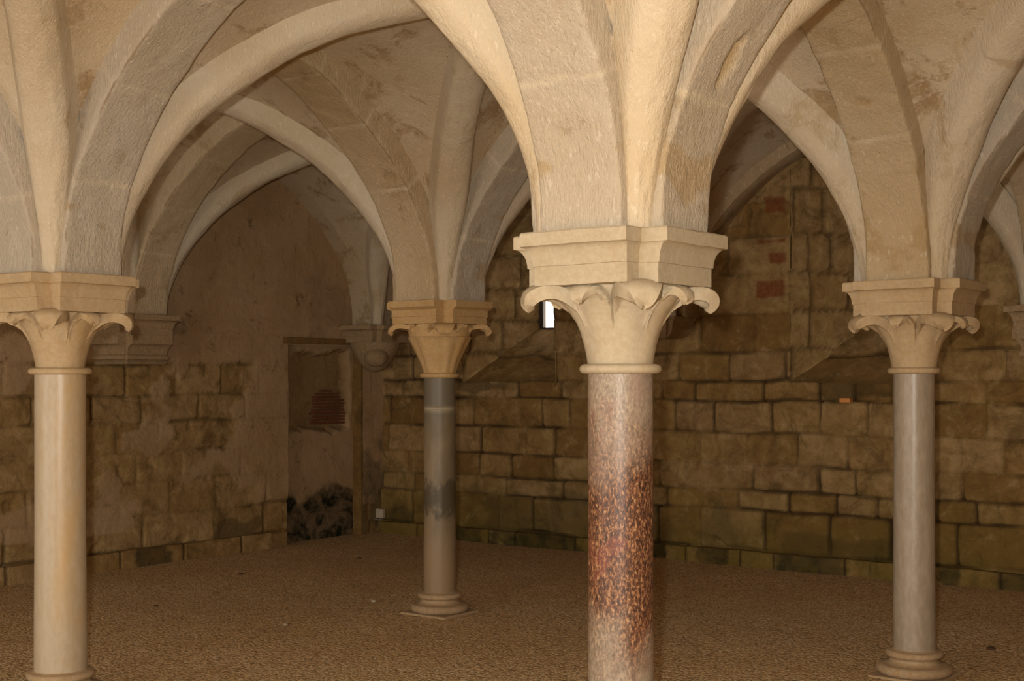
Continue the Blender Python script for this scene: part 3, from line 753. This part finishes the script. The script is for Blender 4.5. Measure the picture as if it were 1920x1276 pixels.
# windows
def window(n, x0, x1):
    dp = .62; zs = 2.06; ys = YW + dp
    mid = (x0 + x1) / 2; sx0, sx1 = mid - .075, mid + .17
    zt = 3.42; zw = 2.55
    mb = MB(); NX_, NZ_ = 34, 60
    # left and right splays
    for xo, xi, flip in ((x0, sx0, False), (x1, sx1, True)):
        u = np.linspace(0, 1, NX_); zz = np.linspace(0, 1, NZ_); U, Zz = np.meshgrid(u, zz, indexing='ij')
        X = xo + (xi - xo) * U; Y = YW - .012 + (dp + .012) * U
        zb = NZ0 + (zs - NZ0) * U - .05; ztp = NZT + .02 + (zt - NZT) * U
        Z3 = zb + (ztp - zb) * Zz
        d, bid, ci = blocks(U * .8 + xo * 3, Z3, [1.2, 1.55, 1.83, 2.14, 2.45, 2.78, 3.15, 3.6], 5 + n, .2, .42, .01)
        jj = 1 - sstep(.003, .022, d)
        hx = -.03 * jj + .02 * (bid - .5) + .01 * fbm(X * 6, Z3 * 6, 3, 4)
        s = 1 if xo == x0 else -1
        P = np.stack([X + s * hx, Y, Z3], -1)
        mb.grid(P, att={'tint': bid * .3 + .6, 'joint': jj * .55}, flip=flip)
    # soffit
    u = np.linspace(0, 1, 16); v = np.linspace(0, 1, 16); U, V = np.meshgrid(u, v, indexing='ij')
    a0 = x0 + (sx0 - x0) * U; a1 = x1 + (sx1 - x1) * U
    arc = (.12 * np.sqrt(np.clip(1 - (2 * V - 1) ** 2, 0, 1)) - .12) * (1 - U)
    mb.grid(np.stack([a0 + (a1 - a0) * V, YW - .01 + dp * U, NZT + (zt - NZT) * U + arc + .01], -1), flip=True)
    o = struct(mb.build('window_%d' % n, M_WALL))
    def child(m, name, mat, **k):
        q = m.build(name, mat, **k); q.parent = o; q.matrix_parent_inverse = o.matrix_world.inverted(); return q
    # sloping sill: smooth slabs in front, rougher stone behind
    u = np.linspace(0, 1, 60); v = np.linspace(0, 1, 90); U, V = np.meshgrid(u, v, indexing='ij')
    a0 = x0 + (sx0 - x0) * U; a1 = x1 + (sx1 - x1) * U; X = a0 + (a1 - a0) * V
    Z3 = NZ0 + (zs - NZ0) * U + .012 * fbm(X * 5, U * 5, 6, 4) + .018 * sstep(.42, .46, U + .05 * fbm(X * 4, X * 0, 3, 3)) * (U < .999)
    crack = np.exp(-(np.abs(U - .44 - .05 * fbm(X * 4, X * 0, 3, 3)) / .02) ** 2)
    Z3 -= .012 * crack
    m2 = MB(); m2.grid(np.stack([X, YW - .02 + (dp + .03) * U, Z3], -1), att={'tint': .25 + .35 * (U > .45), 'joint': crack * .7, 'dark': .35 * sstep(.12, .0, U)}, flip=True)
    child(m2, 'window_sill', M_WALL)
    # slit frame in the outer masonry
    m3 = MB(); fw = .045
    box(m3, (sx0 - .02, ys - .01, zs - .03), (sx0 + fw, ys + .03, zw + .05)); box(m3, (sx1 - .012, ys - .01, zs - .03), (sx1 + .05, ys + .03, zw + .05)); box(m3, (sx0, ys - .01, zs - .05), (sx1, ys + .03, zs + .014)); box(m3, (sx0, ys - .01, zw - .01), (sx1, ys + .03, zw + .05))
    child(m3, 'window_frame', M_FRAME, smooth=False)
    # outer skin of the wall around the slit
    m4 = MB(); y0, y1 = ys + .02, ys + .12
    box(m4, (x0 - .3, y0, 1.2), (sx0 - .01, y1, 3.8)); box(m4, (sx1 + .02, y0, 1.2), (x1 + .3, y1, 3.8)); box(m4, (sx0 - .02, y0, 1.2), (sx1 + .02, y1, zs - .06)); box(m4, (sx0 - .02, y0, zw + .01), (sx1 + .02, y1, 3.8))
    child(m4, 'outer_masonry', M_WALL, smooth=False)
for n, (x0, x1) in enumerate(NICHES): window(n + 1, x0, x1)

# low footing courses along the walls
def footing(name, axis, coord, t0, t1, out, top, seed, mat, dark):
    nt = int((t1 - t0) / .014); t = np.linspace(t0, t1, nt)
    sec = [(0, top)] + [(o_, top) for o_ in np.linspace(out * .2, out - .012, 5)] + [(out - .003, top - .004), (out, top - .014)] + [(out, z) for z in np.linspace(top - .025, -.1, 14)]
    sec = np.array(sec); T = t[:, None] + 0 * sec[None, :, 0]; Zc = sec[None, :, 1] + 0 * T
    d, bid, ci = blocks(T, 0 * T + .5, [0, 1], seed, .3, .7, .0)
    j = 1 - sstep(.003, .014, d)
    o_ = sec[None, :, 0] + .014 * (bid - .5) * (sec[None, :, 0] > 0) + .014 * fbm(T * 5, Zc * 6, seed, 4) - .015 * j
    Zc = Zc + .012 * fbm(T * 2.5, T * 0, seed + 2, 4) * (Zc > .05)
    dk = 0 * T
    for a, b in dark: dk = np.maximum(dk, sstep(-.1, .2, 1 - np.abs(T - (a + b) / 2) / ((b - a) / 2) + .5 * fbm(T * 8, Zc * 14, 3, 4)) * (sec[None, :, 0] > out * .7))
    P = np.stack([T, coord - o_, Zc], -1) if axis == 'y' else np.stack([coord + o_, T, Zc], -1)
    mb = MB(); mb.grid(P, att={'tint': bid, 'joint': j, 'dark': dk}, flip=(axis == 'x'))
    return struct(mb.build(name, mat))
footing('baseboard_back', 'y', YW, XW + .05, 6.7, .07, .125, 5, M_WALL, [(-5.9, -5.3), (-5.3, -4.2), (-3.6, -3.35), (-3.05, -2.75), (-2.35, -1.7), (-.95, -.8), (-.55, -.2)])
footing('baseboard_left', 'x', XW, -6.2, DY0 - .25, .05, .15, 6, M_WALLP, [(3.1, 3.5)])

# floor of fine gravel, gently uneven
n = 150; x = np.linspace(-6.95, 6.9, n); y = np.linspace(-6.4, 6.6, n); X, Y = np.meshgrid(x, y, indexing='ij')
Zf = .012 * fbm(X * .8, Y * .8, 2, 4) + .004 * fbm(X * 5, Y * 5, 4, 3)
mb = MB(); mb.grid(np.stack([X, Y, Zf], -1), flip=False); struct(mb.build('floor', M_GRAV))

# ------------------------------------------------------------------ small things
def rounded_box(name, c, s, m, label, cat, rot=0, bev=.006, parts=None):
    mb = MB(); box(mb, (-s[0], -s[1], -s[2]), s)
    o = mb.build(name, m, smooth=False); o.matrix_world = GRID @ Matrix.Translation(c) @ Matrix.Rotation(rot, 4, 'Z'); bevel(o, bev)
    return tag(o, label, cat) if label else o
# socket box in the far corner with its cable
t = tag(empty('junction_box', (-6.665, YW - .07, .155)), 'small square white electrical box low in the far corner', 'junction box')
mb = MB(); box(mb, (-.05, -.015, 0), (.043, .03, .093)); o = mb.build('cover', M_PLAST, t, smooth=False); bevel(o, .006)
pts = np.array([(.02, -.005, .0), (.0, -.01, -.02), (-.05, -.02, -.012), (-.09, -.03, -.02), (-.105, -.033, -.05), (-.105, -.035, -.09), (-.105, -.04, -.135)])
tq = np.linspace(0, 6, 40); pc = np.stack([np.interp(tq, range(7), pts[:, k]) for k in range(3)], 1)
aq = np.linspace(0, 2 * np.pi, 8, endpoint=False)
tg = np.gradient(pc, axis=0); tg /= np.linalg.norm(tg, axis=1)[:, None]
b1 = np.cross(tg, [0, 1, 0]); b1 /= np.linalg.norm(b1, axis=1)[:, None]; b2 = np.cross(tg, b1)
mb = MB(); mb.grid(pc[:, None] + .006 * (b1[:, None] * np.cos(aq)[None, :, None] + b2[:, None] * np.sin(aq)[None, :, None]), closev=True)
mb.build('cable', M_CABLE, t)
# bit of terracotta on the ledge under the right window
rounded_box('tile_fragment', (-1.72, YW - .012, 1.40), (.045, .03, .018), M_TILE, 'small bright orange tile fragment wedged in the back wall joint left of the right column', 'tile', bev=.004)
# fallen leaves and pebbles on the gravel
def floor_pt(px, py):
    Zd = 1.602 * 2532 / (py - 703.4); return Vector(((px - 960) / 2532 * Zd, Zd, 0))
def bit(name, px, py, sz, m, label, cat, seed, flat=.35, group=None):
    mb = MB(); th = np.linspace(0, math.pi, 9)[:, None]; ph = np.linspace(0, 2 * math.pi, 14, endpoint=False)[None, :]
    r = sz * (1 + .5 * fbm(th * 2 + seed, np.sin(ph) * 1.5 + 3, seed, 2))
    P = np.stack([r * np.sin(th) * np.cos(ph) * 1.4, r * np.sin(th) * np.sin(ph), r * np.cos(th) * flat + sz * flat * .7], -1)
    mb.grid(P, closev=True); o = mb.build(name, m, grid_frame=False)
    p = floor_pt(px, py); o.location = (p.x, p.y, .002); o.rotation_euler = (0, 0, seed); return tag(o, label, cat, group)
bit('dry_leaf', 452, 1077, .022, M_LEAF, 'dark dead leaf on the gravel below the left wall footing', 'leaf', 1)
bit('dry_leaf', 673, 1047, .02, M_LEAF, 'dark dead leaf on the gravel in front of the blocked doorway', 'leaf', 2)
bit('dry_leaf', 292, 1136, .014, M_LEAF, 'tiny dark leaf on the gravel right of the left column', 'leaf', 3)
bit('dry_leaf', 1857, 1218, .026, M_LEAF, 'dark leaf on the gravel right of the grey right column', 'leaf', 4)
bit('pebble', 535, 1172, .016, M_PEB, 'pale pebble on the gravel midway between left and rear columns', 'pebble', 5, .6)
bit('pebble', 700, 1128, .014, M_PEB, 'pale pebble on the gravel just left of the rear column base', 'pebble', 6, .6)
